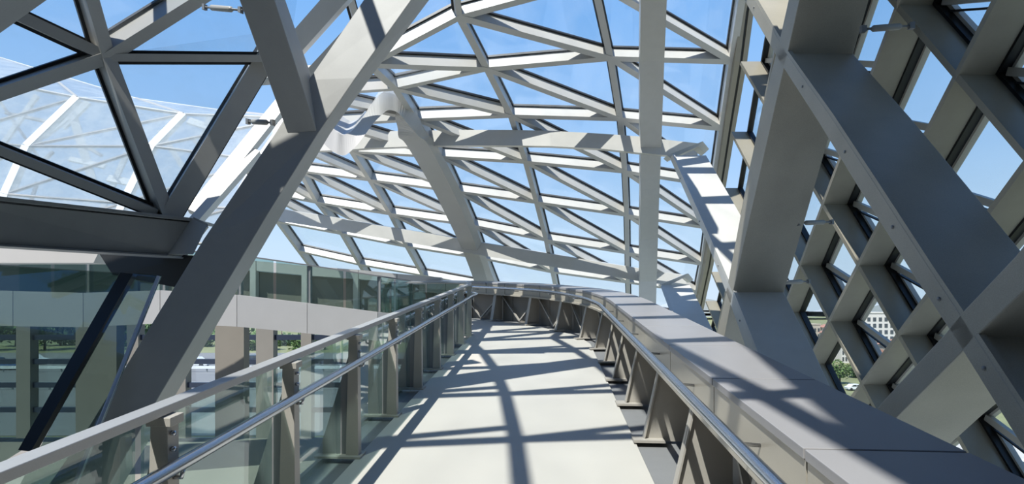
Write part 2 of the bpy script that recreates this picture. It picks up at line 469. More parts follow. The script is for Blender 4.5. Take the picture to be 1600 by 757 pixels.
for (a, b), p in LNS.items():
    for (da, db) in ((1, 0), (0, 1)):
        q = LNS.get((a+da, b+db))
        if q is None or not (inside(p) or inside(q)) or p.y < 2.0 or q.y < 2.0: continue
        p = LNS[(a, b)]
        if edge_x(p) < 4 and edge_x(q) < 4: continue
        if edge_x(p) < 4 or edge_x(q) < 4:                # the fin stops at the edge frame
            lo, hi = (q, p) if edge_x(p) >= 4 else (p, q)
            for _ in range(14):
                mdl = (lo + hi) / 2
                if edge_x(mdl) < 4: lo = mdl
                else: hi = mdl
            if edge_x(p) < 4: p = hi
            else: q = hi
        t = (q - p).normalized(); s = t.cross(V((1, 0, 0))).normalized() * .03
        X = V((.34, 0, 0))
        hexa('fin', [p - s, p + s, p + s + X, p - s + X], [q - s, q + s, q + s + X, q - s + X], M['fin'], wall_r)
    q = [LNS.get(k) for k in ((a, b), (a+1, b), (a+1, b+1), (a, b+1))]
    if any(v is None for v in q) or not any(inside(v) for v in q) or any(v.y < 2.0 for v in q): continue
    full = list(q)
    if any(edge_x(v) < 4 for v in q):                     # cut the cell off at the edge frame
        cut = []
        for v, w_ in zip(q, q[1:] + q[:1]):
            if edge_x(v) >= 4: cut.append(v)
            if (edge_x(v) >= 4) != (edge_x(w_) >= 4):
                lo, hi = (w_, v) if edge_x(v) >= 4 else (v, w_)
                for _ in range(14):
                    mdl = (lo + hi) / 2
                    if edge_x(mdl) < 4: lo = mdl
                    else: hi = mdl
                cut.append(hi)
        if len(cut) < 3: continue
        q = cut
    nq = len(q)
    c = sum(q, V()) / nq
    def ring(name, i0, i1, d0, d1, mat, parent):
        vs = []
        for d in (d0, d1):
            for i in (i0, i1):
                for v in q:
                    vs.append(v + (c - v) * i + V((d, 0, 0)))
        fs = []
        for k in range(nq):
            k2 = (k+1) % nq; n1, n2, n3 = nq, 2*nq, 3*nq
            fs += [(k, k2, n1+k2, n1+k), (n2+k, n3+k, n3+k2, n2+k2), (k, n2+k, n2+k2, k2), (n1+k, n1+k2, n3+k2, n3+k)]
        return mk(name, vs, fs, M[mat], parent)
    far = c.y > 9.3 or nq != 4
    if far:
        w = ring('window_frame', .03, .09, .30, .40, 'gasket', wall_r)
        gd = .36
    else:
        w = ring('window_frame', .03, .09, .34, .45, 'gasket', wall_r)
        ring('bead', .052, .062, .40, .43, 'bead', w)
        ring('sash', .07, .14, .43, .50, 'winframe', w)
        gd = .47
    pts = [v + (c - v) * .085 + V((gd, 0, 0)) for v in q]
    slab('pane', pts, (.02, 0, 0), M['glass_wall'], w)
    if not far:
        # q: (a,b) is the left-lower..., (a+1,b) bottom, (a+1,b+1) right, (a,b+1) top
        left = q[0] + (c - q[0]) * .12 + V((.45, 0, 0))
        right = (q[1] * .5 + q[2] * .5); right = right + (c - right) * .12 + V((.45, 0, 0))
        strut('transom', left, right, V((-1, 0, 0)), .075, 0, .06, M['winframe'], w)
        strut('transom', left + V((.03, 0, -.10)), right + V((.03, 0, -.10)), V((-1, 0, 0)), .02, 0, .05, M['gasket'], w)
    nW += 1

# ------------------------------------------------------------------ the walkway
def ramp_floor():
    left = [R(-1.774, y) for y in (.25, 2, 4, 6, 8, 10, 12, 13)]
    right = [R(.871, y) for y in (.25, 2, 4, 6, 8, 10, 11, 12)]
    lz = lambda x, y: V((x, y, EZ - 1.9 + .0944 * y))
    cen_l = [lz(-.98, 13.3), lz(-1.25, 13.6), lz(-2.0, 13.8), lz(-3.0, 13.5)]
    cen_r = [lz(1.50, 13.1), lz(.95, 14.3), lz(0, 15.5), lz(-1.4, 16.7)]
    Ls = left + cen_l; Rs = right + cen_r
    n = len(Ls); vs = Ls + Rs; d = V((0, 0, -.18))
    vs = vs + [v + d for v in vs]
    fs = []
    for i in range(n-1):
        fs.append((i, n+i, n+i+1, i+1)); fs.append((2*n+i, 2*n+i+1, 3*n+i+1, 3*n+i))
        fs.append((i, i+1, 2*n+i+1, 2*n+i)); fs.append((n+i, 3*n+i, 3*n+i+1, n+i+1))
    fs.append((0, 2*n, 3*n, n)); fs.append((n-1, 2*n-1, 4*n-1, 3*n-1))
    return mk('floor', vs, fs, M['floor'])
fl = ramp_floor()
tag(fl, 'white floor of the sloping walkway crossed by roof shadows', None, None, 'structure')

# right parapet
path = [V((1.107 + .0633*y, y, 0)) for y in (.3, 2, 4, 6, 8, 9.4)] + [V((1.77, 10.6, 0)), V((1.74, 11.9, 0)), V((1.50, 13.2, 0)), (V((.82, 14.7, 0))), V((-.18, 15.9, 0)), V((-1.4, 16.8, 0)), V((-2.8, 17.3, 0))]
path = catmull(path, 10)
def lift(p, h): return V((p.x, p.y, EZ - 1.9 + .0944 * p.y + h))
def frame_at(pts, i):
    t = (pts[min(i+1, len(pts)-1)] - pts[max(i-1, 0)]).normalized()
    return t, V((t.y, -t.x, 0))                       # outward = to the right of travel
par = empty('parapet', lift(path[60], 0), 'solid grey parapet with wide flat ledge along the right of the walkway', 'parapet')
st = resample(path, .05)
H1, H0 = 1.05, .72
cuts = []
i = 0
while i < len(st) - 1:
    if i == 0: j = min(range(len(st)), key=lambda k: abs(st[k].y - 1.08))
    elif st[i].y < 9: j = min(range(len(st)), key=lambda k: abs(st[k].y - (st[i].y + 1.42)))
    else: j = min(i + 14, len(st) - 1)
    cuts.append((i, j)); i = j
for (i, j) in cuts:
    loopsL, loopsF, loopsB = [], [], []
    for k in range(i, j+1):
        t, o = frame_at(st, k)
        p = st[k].copy()
        if i < k < j and (k - i) % 4: continue
        if k == i: p = p + t * .008
        if k == j: p = p - t * .008
        loopsL.append([lift(p, H1), lift(p + o*.68, H1), lift(p + o*.68, H1-.05), lift(p, H1-.05)])
        loopsF.append([lift(p + o*.012, H1-.055), lift(p + o*.05, H1-.055), lift(p + o*.05, H0), lift(p + o*.012, H0)])
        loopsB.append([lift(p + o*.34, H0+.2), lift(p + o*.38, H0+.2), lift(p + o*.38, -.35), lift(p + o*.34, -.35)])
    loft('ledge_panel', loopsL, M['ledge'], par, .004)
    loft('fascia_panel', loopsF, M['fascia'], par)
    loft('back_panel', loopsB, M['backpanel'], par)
loopsO = []
for k in list(range(0, len(st), 5)) + [len(st)-1]:
    t, o = frame_at(st, k)
    loopsO.append([lift(st[k] + o*.66, H1-.055), lift(st[k] + o*.68, H1-.055), lift(st[k] + o*.68, -.6), lift(st[k] + o*.66, -.6)])
loft('outer_panel', loopsO, M['ledge'], par)
# posts: tapered fins with a flange, base plate and gusset
stp = resample(path, 1.38)
posts_i = []
for k, p in enumerate(stp[1:-1]):
    t, o = frame_at(stp, k+1)
    e = par
    a0, a1, b0, b1 = p - o*.16, p + o*.30, p + o*.0, p + o*.30
    w = t * .012
    prof = [lift(a0, 0.0), lift(a1, 0.0), lift(b1, H0+.02), lift(b0, H0+.02)]
    po = hexa('post', [v - w for v in prof], [v + w for v in prof], M['post'], par)
    fw = t * .05
    hexa('flange', [lift(a0, 0)-fw, lift(a0, 0)+fw, lift(a0 + o*.015, 0)+fw, lift(a0 + o*.015, 0)-fw], [lift(b0, H0)-fw, lift(b0, H0)+fw, lift(b0 + o*.015, H0)+fw, lift(b0 + o*.015, H0)-fw], M['post'], po)
    bw = t * .13
    hexa('base_plate', [lift(p - o*.26, .005)-bw, lift(p + o*.05, .005)-bw, lift(p + o*.05, .03)-bw, lift(p - o*.26, .03)-bw], [lift(p - o*.26, .005)+bw, lift(p + o*.05, .005)+bw, lift(p + o*.05, .03)+bw, lift(p - o*.26, .03)+bw], M['post'], po)
    if k + 2 < len(stp):
        p2 = stp[k+2]; t2, o2 = frame_at(stp, k+2)
        mid = (p + p2) / 2
        for (u, v_) in ((p + o*.30, mid + o*.28), (p2 + o2*.30, mid + o*.28)):
            A, B = lift(u, H0), lift(v_, .02)
            strut('stiffener', A, B, -o, .035, 0, .05, M['post'], par)
# gutter between floor and back panel
lg = []
for k in list(range(0, len(st), 5)) + [len(st)-1]:
    t, o = frame_at(st, k)
    lg.append([lift(st[k] - o*.22, -.03), lift(st[k] + o*.40, -.03), lift(st[k] + o*.40, -.08), lift(st[k] - o*.22, -.08)])
loft('gutter', lg, M['steel_dark'], par)
# handrail on brackets
hp = [V((.93 + .0633*y, y, 0)) for y in (.3, 2, 4, 6, 8, 9.4)] + [V((1.585, 10.4, 0)), V((1.56, 11.2, 0)), V((1.40, 12.4, 0)), V((.80, 14.1, 0)), V((-.2, 15.3, 0)), V((-1.45, 16.2, 0))]
hp = catmull(hp, 8)
rail = tube('handrail', [lift(p, .95) for p in hp], .034, M['inox'], par, 16)
hs = resample(hp, 1.38)
for k, p in enumerate(hs[1:-1]):
    t, o = frame_at(hs, k+1)
    tube('bracket', [lift(p, .925), lift(p + o*.03, .89), lift(p + o*.19, .88)], .011, M['inox'], rail, 8)
strip = []
for k in list(range(0, len(st), 5)) + [len(st)-1]:
    t, o = frame_at(st, k)
    strip.append([lift(st[k] - o*.03, H0+.03), lift(st[k] + o*.02, H0+.03), lift(st[k] + o*.02, H0-.01), lift(st[k] - o*.03, H0-.01)])
loft('lower_trim', strip, M['fascia'], par)

# left balustrade
bal = empty('glass_balustrade', R(-1.84, 6), 'glass balustrade with flat top rail and round handrail left of the walkway', 'balustrade')
def lpath(s, curve):
    pts = [V((s + .0633*y, y, 0)) for y in (.3, 2, 4, 6, 8, 10, 12)] + [V(c) for c in curve]
    return catmull(pts, 8)
fp = lpath(-1.84, [(-1.02, 13.4, 0), (-1.05, 14.0, 0), (-1.35, 14.4, 0), (-2.0, 14.5, 0), (-3.2, 14.0, 0)])
def z_left(p): return lift(p, 0)
fl_ = []
for k in range(len(fp)):
    t, o = frame_at(fp, k)
    fl_.append([lift(fp[k] - o*.045, 1.18), lift(fp[k] + o*.045, 1.18), lift(fp[k] + o*.045, 1.135), lift(fp[k] - o*.045, 1.135)])
loft('top_rail', fl_, M['alu'], bal, .004)
hl = lpath(-1.72, [(-.92, 12.9, 0), (-.84, 13.6, 0), (-.90, 14.0, 0), (-1.15, 14.3, 0)])
lrail = tube('handrail', [lift(p, .91) for p in hl], .033, M['inox'], bal, 16)
py = [2.72 - 1.33, 2.72, 4.05, 5.38, 6.72, 8.05, 9.4, 10.7, 12.0, 13.2]
for k, y in enumerate(py):
    t = V((.0633, 1, 0)).normalized(); o = V((t.y, -t.x, 0))
    c = V((-1.82 + .0633*y, y, 0))
    def pr(ds, dy, h): return lift(c + o*ds + t*dy, h)
    # box post, slimmer at the top
    q0 = [pr(-.06, -.045, 0), pr(.06, -.045, 0), pr(.06, .045, 0), pr(-.06, .045, 0)]
    q1 = [pr(-.035, -.04, 1.09), pr(.05, -.04, 1.09), pr(.05, .04, 1.09), pr(-.035, .04, 1.09)]
    po = hexa('post', q0, q1, M['post'], bal, .003)
    hexa('post_cap', [pr(-.05, -.05, 1.09), pr(.07, -.05, 1.09), pr(.07, .05, 1.09), pr(-.05, .05, 1.09)], [pr(-.05, -.05, 1.133), pr(.07, -.05, 1.133), pr(.07, .05, 1.133), pr(-.05, .05, 1.133)], M['post'], po, .003)
    web = [pr(-.05, 0, -.02), pr(-.36, 0, -.02), pr(-.30, 0, .12), pr(-.04, 0, .95)]
    slab('web', [v - t*.012 for v in web], t*.024, M['steel_dark'], po)  # dark paint puts the shade of its back side into the web
    hexa('base_plate', [pr(-.34, -.09, 0), pr(.09, -.09, 0), pr(.09, .09, 0), pr(-.34, .09, 0)], [pr(-.34, -.09, .02), pr(.09, -.09, .02), pr(.09, .09, .02), pr(-.34, .09, .02)], M['post'], po)
    tube('bracket', [pr(.05, 0, .84), pr(.09, 0, .84), pr(.10, 0, .88)], .011, M['inox'], po, 8)
    for bz in (.98, 1.055):
        tube('bolt', [pr(.055, -.02, bz), pr(.075, -.02, bz)], .012, M['inox'], po, 8)
for y0, y1 in zip(py, py[1:]):
    a, b = V((-1.93 + .0633*(y0+.03), y0+.03, 0)), V((-1.93 + .0633*(y1-.03), y1-.03, 0))
    pts = [lift(a, -.12), lift(b, -.12), lift(b, 1.12), lift(a, 1.12)]
    slab('glass_pane', pts, (-.016, 0, 0), M['glass_green'], bal)
cs = resample(fp[-18:], .9)
for a, b in zip(cs, cs[1:]):
    d = (b - a).normalized()
    pts = [lift(a + d*.02, -.1), lift(b - d*.02, -.1), lift(b - d*.02, 1.12), lift(a + d*.02, 1.12)]
    t, o = d, V((d.y, -d.x, 0))
    slab('glass_pane', pts, o * -.016, M['glass_green'], bal)
ch = []
for y in (.3, 4, 8, 12, 13.2):
    ch.append([R(-2.18, y, -.05), R(-1.775, y, -.05), R(-1.775, y, -.14), R(-2.18, y, -.14)])
loft('base_channel', ch, M['steel_dark'], bal)

# ------------------------------------------------------------------ left: big leaning column, strut, edge beam, facade
def quad_loft(name, rows, label, cat, mat='steel', bevel=.01, back=(0, .55, 0)):
    """rows: three visible corners (left, mid, right) per station; the hidden fourth closes the box"""
    loops = []
    for (a, b, c) in rows:
        A, B, C = U(*a), U(*b), U(*c)
        loops.append([A, B, C, A + (C - B)])
    return tag(loft(name, loops, M[mat], None, bevel), label, cat)
quad_loft('leaning_column', [((20,840,5.7),(125,840,5.7),(168,800,6.2)), ((140,665,5.9),(250,618,5.9),(285,600,6.45)), ((318,374,6.2),(422,329,6.2),(445,328,6.75)), ((430,208,6.4),(496,210,6.4),(516,209,6.95)), ((482,125,6.5),(556,122,6.5),(580,120,7.05)), ((568,0,6.7),(643,0,6.7),(671,0,7.25)), ((670,-150,6.9),(745,-150,6.9),(778,-150,7.45))],
          'massive grey leaning column rising from lower left to the roof', 'column')
quad_loft('roof_strut_beam', [((334,-150,5.4),(366,-150,5.4),(380,-150,5.8)), ((374,0,5.85),(429,0,5.85),(446,0,6.25)), ((449,208,6.4),(495,205,6.4),(500,158,6.75))],
          'square grey beam coming down to meet the massive leaning column', 'beam')
# edge beam
eb = empty('edge_beam', U(150, 395, 6.8), 'dark horizontal box beam at far left carrying the glass facade', 'beam')
def ebx(name, tl, tr, br, bl, Y0, Y1, th, mat):
    a, b, c, d = U(*tl, Y0), U(*tr, Y1), U(*br, Y1), U(*bl, Y0)
    hexa(name, [a, d, d + V((0, th, 0)), a + V((0, th, 0))], [b, c, c + V((0, th, 0)), b + V((0, th, 0))], M[mat], eb, .006)
ebx('top_flange', (-80,298), (302,341), (302,346), (-80,305), 6.3, 7.0, .5, 'steel')
ebx('web', (-80,309), (300,348), (262,398), (-80,376), 6.34, 7.04, .4, 'steel')
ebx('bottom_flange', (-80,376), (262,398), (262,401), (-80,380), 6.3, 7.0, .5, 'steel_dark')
hexa('end_piece', [U(300,341,7.0), U(262,398,7.04), U(262,398,7.4), U(300,341,7.4)], [U(324,353,6.5), U(302,398,6.5), U(302,398,6.9), U(324,353,6.9)], M['steel'], eb, .006)
hexa('end_flange', [U(302,339,7.0), U(302,345,7.0), U(302,345,7.5), U(302,339,7.5)], [U(325,350,6.48), U(325,356,6.48), U(325,356,6.98), U(325,350,6.98)], M['steel'], eb, .004)

# left glass facade above the beam
wl = empty('wall_left', U(170, 335, 7.0), 'glass facade of heavy grey struts meeting at a six-way node at upper left', None, None, 'structure')
LF = {'NL': U(171,90,6.6), 'top': U(108,-130,5.8), 'ul': U(-60,-18,5.9), 'l': U(-60,168,6.2), 'bot': U(266,340,7.0), 'bl': U(-60,212,6.1), 'ur': U(503,-120,7.2), 'r': U(470,92,7.6), 'rt': U(440,50,7.6), 'bll': U(-60,300,6.3), 'bl2': U(245,334,6.95)}
nL = V((-.75, .55, .35)).normalized()
def lf_strut(a, b, w, d, n=nL, gask=True):
    o = strut('strut', LF[a], LF[b], n, w, 0, d, M['steel'], wl)
    if gask: strut('gasket', LF[a], LF[b], n, w + .07, d, d + .05, M['gasket'], o)
lf_strut('NL', 'bot', .14, .26); lf_strut('NL', 'top', .13, .26); lf_strut('NL', 'l', .13, .18); lf_strut('NL', 'ul', .12, .18)
lf_strut('NL', 'ur', .13, .30, V((-.3, .5, .8)).normalized()); lf_strut('NL', 'r', .085, .14, V((0, .9, .4)))
lf_strut('bl', 'bl2', .10, .14)
lf_strut('bot', 'rt', .22, .30, V((-.55, .8, .15)).normalized())
def lf_pane(*ks):
    pts = [LF[k] + nL*.27 for k in ks]
    c = sum(pts, V())/len(pts); pts = [p + (c-p)*.02 for p in pts]
    slab('glass_pane', pts, nL*.02, M['glass'], wl)
lf_pane('NL', 'top', 'ul'); lf_pane('NL', 'ul', 'l'); lf_pane('NL', 'l', 'bl', 'bot'); lf_pane('bl', 'bll', 'bot')
lf_pane('NL', 'bot', 'rt', 'r'); lf_pane('NL', 'r', 'ur'); lf_pane('NL', 'ur', 'top')

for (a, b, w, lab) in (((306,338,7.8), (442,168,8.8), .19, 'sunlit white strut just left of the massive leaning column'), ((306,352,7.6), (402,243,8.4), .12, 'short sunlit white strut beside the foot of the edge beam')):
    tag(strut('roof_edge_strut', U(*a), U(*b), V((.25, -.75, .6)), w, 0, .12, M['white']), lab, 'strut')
tag(strut('corner_beam', U(-198, 150, 5.2), U(216, -144, 5.2), V((-.3, .6, .7)), .30, 0, .3, M['steel']), 'beam end crossing the upper left corner of the view', 'beam')
for (a, b, w) in (((440,92,8.6), (637,-130,7.9), .26), ((466,140,8.9), (713,-125,8.0), .20), ((405,128,8.8), (560,118,9.6), .12)):
    strut('strut', U(*a), U(*b), V((.3, .7, .65)), w, 0, .3, M['strut'], ceiling)
# tie rods with turnbuckles
def tie(a, b, label):
    A, B = U(*a), U(*b); d = (B - A)
    e = empty('tie_rod', (A + B)/2, label, 'tie rod', 'tie rods with turnbuckles')
    tube('rod', [A, B], .012, M['steel_dark'], e, 8)
    tube('turnbuckle', [A + d*.2, A + d*.24, A + d*.72, A + d*.76], [.018, .032, .032, .018], M['steel'], e, 10)
    u = d.normalized(); s = u.cross(V((0, 0, 1))).normalized()
    for p, k in ((A, 1), (B, -1)):
        q = p + u*(.05*k)
        hexa('clevis', [p - s*.02 - V((0,0,.035)), p + s*.02 - V((0,0,.035)), p + s*.02 + V((0,0,.035)), p - s*.02 + V((0,0,.035))],
             [q - s*.02 - V((0,0,.03)), q + s*.02 - V((0,0,.03)), q + s*.02 + V((0,0,.03)), q - s*.02 + V((0,0,.03))], M['steel_dark'], e)
tie((1345,46,5.7), (1428,40,5.7), 'tie rod with turnbuckle at the top beside the tan brace')
tie((1246,349,7.5), (1301,347,7.9), 'tie rod with turnbuckle halfway up beside the tan brace')
tie((1216,442,8.2), (1265,440,8.6), 'lowest tie rod with turnbuckle near the foot of the tan brace')
tie((318,11,6.6), (378,16,6.2), 'tie rod at upper left fixed to the square beam')
tie((386,190,6.9), (428,192,6.6), 'short tie rod left of the massive leaning column')

# ------------------------------------------------------------------ lower left: return ramp, lower glass, window wall
rp_top = [(680,497,14.7), (640,493,14.2), (590,488,13.6), (480,474,12.9), (370,461,12.3), (250,454,11.8), (130,458,11.4), (20,455,11.1), (-80,452,10.9)]
gal = empty('floor', U(370, 520, 10.6), 'far return leg of the ramp with a pale slab edge', None, None, 'structure')
for a, b in zip(rp_top, rp_top[1:]):
    A, B = U(*a), U(*b)
    d = (B - A).normalized()
    A2, B2 = A + d*.006, B - d*.006
    hexa('slab_edge_panel', [A2, A2 + V((0,0,-.68)), A2 + V((0,.06,-.68)), A2 + V((0,.06,0))], [B2, B2 + V((0,0,-.68)), B2 + V((0,.06,-.68)), B2 + V((0,.06,0))], M['slab'], gal)
    o = V((-d.y, d.x, 0)) if (-d.y*0 + d.x) > 0 else V((d.y, -d.x, 0))
    if o.y < 0: o = -o
    hexa('deck', [A2 + V((0,.07,-.02)), A2 + V((0,.07,-.3)), A2 + o*2.6 + V((0,0,-.3)), A2 + o*2.6 + V((0,0,-.02))], [B2 + V((0,.07,-.02)), B2 + V((0,.07,-.3)), B2 + o*2.6 + V((0,0,-.3)), B2 + o*2.6 + V((0,0,-.02))], M['floor'], gal)
# its far parapet
fpar = empty('parapet', U(450, 470, 14), 'far grey parapet with panels behind the green glass on the return ramp', 'parapet')
tops = [(690,434,17.4), (620,428,16.9), (560,422,16.4), (480,416,15.8), (400,408,15.3), (330,400,14.9), (250,396,14.6), (150,394,14.3)]
for a, b in zip(tops, tops[1:]):
    A, B = U(*a), U(*b); d = (B-A).normalized()
    A, B = A + d*.01, B - d*.01
    hexa('cap_panel', [A, A + V((0,0,-.26)), A + V((0,.5,-.26)), A + V((0,.5,0))], [B, B + V((0,0,-.26)), B + V((0,.5,-.26)), B + V((0,.5,0))], M['slab'], fpar)
    hexa('wall_panel', [A + V((0,.2,-.27)), A + V((0,.2,-1.4)), A + V((0,.3,-1.4)), A + V((0,.3,-.27))], [B + V((0,.2,-.27)), B + V((0,.2,-1.4)), B + V((0,.3,-1.4)), B + V((0,.3,-.27))], M['concrete'], fpar)
    hexa('post', [A + V((0,0,-.26)), A + V((0,0,-1.35)), A + V((0,.2,-1.35)), A + V((0,.2,-.26))], [A + d*.14 + V((0,0,-.26)), A + d*.14 + V((0,0,-1.35)), A + d*.14 + V((0,.2,-1.35)), A + d*.14 + V((0,.2,-.26))], M['slab'], fpar)
# its near glass balustrade
gb = empty('glass_balustrade', U(415, 470, 11.1), 'green glass balustrade with dark posts on the far return ramp', 'balustrade')
for i_, (a, b) in enumerate(zip(rp_top[1:], rp_top[2:-1])):
    A, B = U(*a), U(*b); d = (B-A).normalized(); hh = .84
    n_ = 2
    for k in range(n_):
        p, q = A + (B-A)*(k/n_) + d*.03 + V((0,.1,0)), A + (B-A)*((k+1)/n_) - d*.03 + V((0,.1,0))
        slab('glass_pane', [p, q, q + V((0,0,hh)), p + V((0,0,hh))], (0, .016, 0), M['glass_green'], gb)
    w = V((.04, 0, 0))
    hexa('post', [A - w + V((0,.12,0)), A + w + V((0,.12,0)), A + w + V((0,.22,0)), A - w + V((0,.22,0))], [A - w + V((0,.12,hh)), A + w + V((0,.12,hh)), A + w + V((0,.22,hh)), A - w + V((0,.22,hh))], M['steel_dark'], gb)
    hexa('top_rail', [A + V((0,.08,hh)), A + V((0,.14,hh)), A + V((0,.14,hh+.03)), A + V((0,.08,hh+.03))], [B + V((0,.08,hh)), B + V((0,.14,hh)), B + V((0,.14,hh+.03)), B + V((0,.08,hh+.03))], M['steel_dark'], gb)

# leaning glass screen under the edge beam
ls = empty('glass_screen', U(120, 560, 5.2), 'leaning glass screen with black mullion under the dark edge beam', 'glass screen')
def plate(name, c, d, mat): slab(name, [U(*p) for p in c], d, M[mat], ls)
plate('glass_pane', [(-60,412,6.4), (186,428,6.6), (28,705,5.0), (-60,760,4.7)], (.03, .03, .01), 'glass_lower')
plate('mullion', [(188,426,6.62), (208,428,6.62), (48,706,5.0), (28,704,5.0)], (0, .08, 0), 'gasket')
plate('glass_pane', [(208,428,6.6), (247,432,6.7), (112,760,4.8), (30,760,4.75)], (.03, .03, .01), 'glass_lower')
plate('glass_edge', [(245,431,6.68), (250,432,6.7), (118,760,4.8), (111,760,4.8)], (0, .03, 0), 'alu')
slab('cross_beam', [U(*p) for p in [(152,392,7.6), (310,400,7.3), (288,452,7.3), (176,430,7.5)]], (0, .4, 0), M['gasket'], eb)
plate('head_beam', [(-60,384,8.2), (157,389,8.2), (146,411,8.2), (-60,411,8.2)], (0, .3, 0), 'slab')

# window wall of the lower level, far left
M['dark_sheet'] = paint('dark_sheet_paint', (.045, .055, .055), .3, .1)
M['rail_navy'] = paint('navy_rail', (.025, .035, .06), .4, .05)
ww = empty('wall_left', U(200, 640, 20), 'far lower window wall with dark horizontal rails at left', None, None, 'structure')
Yw = 19.0
for x0, x1, yy in ((25,47,Yw), (118,182,17.5), (198,216,Yw), (275,290,Yw), (336,381,16.5), (400,427,Yw), (470,486,Yw), (-60,-45,Yw), (560,580,Yw)):
    a, b = U(x0, 820, yy), U(x1, 400, yy)
    a.z = EZ - 6.6; b.z = min(b.z, EZ + .1) if yy > 18 else EZ - .2
    box('column', a, (b.x, a.y + .35, b.z), M['concrete'], ww)
for y in (452, 492, 528, 566, 603, 642, 690):
    a, b = U(-140, y+4, Yw), U(640, y-4, Yw)
    box('rail', a + V((0, .1, 0)), (b.x, a.y + .22, b.z), M['rail_navy'], ww)
for x0, x1 in ((-140, 36), (36, 207), (207, 283), (283, 413), (413, 478), (478, 640)):
    a, b = U(x0, 760, Yw + .3), U(x1, 440, Yw + .3)
    box('glass_pane', a, (b.x, a.y + .02, b.z), M['glass_wall'], ww)
a, b = U(-200, 462, 13.9), U(215, 402, 13.9)
box('dark_sheet', a, (b.x, a.y + .1, b.z), M['dark_sheet'], ww)  # dark sheet added behind the return-ramp glass
lowf = box('floor', (-14, 8.5, EZ - 3.95), (-2.3, 16.2, EZ - 3.7), M['concrete'])
tag(lowf, 'pale lower floor seen through the balustrade glass', None, None, 'structure')

# ------------------------------------------------------------------ neighbouring glass wing seen through the left facade
wing = empty('glass_wing', U(150, 400, 24), 'neighbouring faceted glass wing with white ridge struts beyond the left facade', 'glass building')
WG = {}
cols = [[(-190,60,30),(-210,95,25),(-240,190,24),(-260,300,23.5),(-270,380,23.5)],
        [(-40,78,30),(-30,122,25),(-95,215,24),(-130,308,23.5),(-145,380,23.5)],
        [(69,111,30),(120,152,25),(41,228,24),(7,303,23.5),(-12,380,23.5)],
        [(213,154,30),(286,178,25),(237,228,24),(192,317,23.5),(168,380,23.5)],
        [(350,173,30),(452,184,25),(405,250,24),(362,325,23.5),(340,380,23.5)]]
for i, c in enumerate(cols):
    for j, p in enumerate(c): WG[(i, j)] = U(*p)
nWg = V((.2, -.85, .45)).normalized()
for (i, j), p in WG.items():
    if (i, j+1) in WG:
        strut('ridge_strut', p, WG[(i, j+1)], nWg, .30 if j else .10, -.2, .05, M['white'] if j else M['steel'], wing)
    if (i+1, j) in WG:
        strut('strut', p, WG[(i+1, j)], nWg, .06, -.1, .02, M['steel'], wing)
    if (i+1, j+1) in WG:
        q = [p, WG[(i+1, j)], WG[(i+1, j+1)], WG[(i, j+1)]]
        for tri in ((q[0], q[1], q[3]), (q[1], q[2], q[3])):
            slab('glass_pane', tri, nWg * .03, M['glass_wing'], wing)
        if j: strut('strut', q[1], q[3], nWg, .07, -.1, .02, M['steel'], wing)
back = [((-20,130),(70,260)), ((60,150),(-10,250)), ((110,165),(150,300)), ((10,178),(75,192)), ((70,215),(110,186)), ((100,200),(140,160)), ((160,245),(125,225)), ((110,250),(165,262)), ((170,280),(230,292)), ((60,262),(85,238)), ((250,205),(310,300)), ((295,190),(340,205)), ((300,215),(325,250)), ((330,180),(290,300)), ((20,300),(40,250)), ((45,330),(60,285)), ((200,240),(160,330))]
for k, (a, b) in enumerate(back):
    strut('inner_strut', U(a[0], a[1], 29), U(b[0], b[1], 29), nWg, .14 + .12*(k % 3), 0, .12, M['white'] if k % 3 else M['steel'], wing)

# ------------------------------------------------------------------ outside: ground, road, trees, cars, town
M['grass'] = paint('dry_grass', (.20, .21, .10), .9, .35, .25)
M['asphalt'] = paint('asphalt', (.17, .17, .175), .85, .12, .3)
M['pave'] = paint('pale_paving', (.48, .46, .43), .85, .10, .3)
M['leaf'] = paint('leaves', (.10, .165, .045), .8, .45, 1.2)
M['leaf2'] = paint('dark_leaves', (.06, .11, .04), .8, .45, 1.2)
M['bark'] = paint('bark', (.12, .09, .06), .9, .2)
M['carwhite'] = paint('white_car_paint', (.75, .76, .78), .25, .02)
M['cardark'] = paint('dark_car_paint', (.05, .07, .11), .25, .02)
M['carblue'] = paint('blue_car_paint', (.05, .12, .30), .25, .02)
M['tyre'] = paint('tyre', (.02, .02, .02), .8, .05)
M['carglass'] = paint('car_window', (.03, .04, .05), .08, .02)
M['bldwhite'] = paint('white_building', (.70, .66, .62), .8, .05, .2)
M['bldtan'] = paint('tan_building', (.50, .43, .36), .8, .08, .2)
M['winhole'] = paint('dark_window', (.07, .08, .09), .3, .1)
M['roof'] = paint('red_tile_roof', (.40, .20, .15), .8, .15, 1)
M['hill'] = paint('distant_hill', (.34, .37, .40), .95, .15, .01)
GR = -11.0                                               # the town lies lower than the road on the left
g = box('ground', (-600, 21, -12.0), (14, 1200, 0), M['grass']); tag(g, 'grassy ground with a road beyond the lower window wall', None, None, 'structure')
g = box('ground', (14, 5, GR - 1), (900, 1200, GR), M['grass']); tag(g, 'low grassy ground and town outside the right facade', None, None, 'structure')
rd = box('road', (-400, 40, .0), (13.5, 112, .06), M['asphalt']); tag(rd, 'grey road with cars beyond the window wall', None, None, 'structure')
pv = box('pavement', (40, 40, GR), (200, 86, GR + .07), M['pave']); tag(pv, 'pale paved yard outside the right facade', None, None, 'structure')

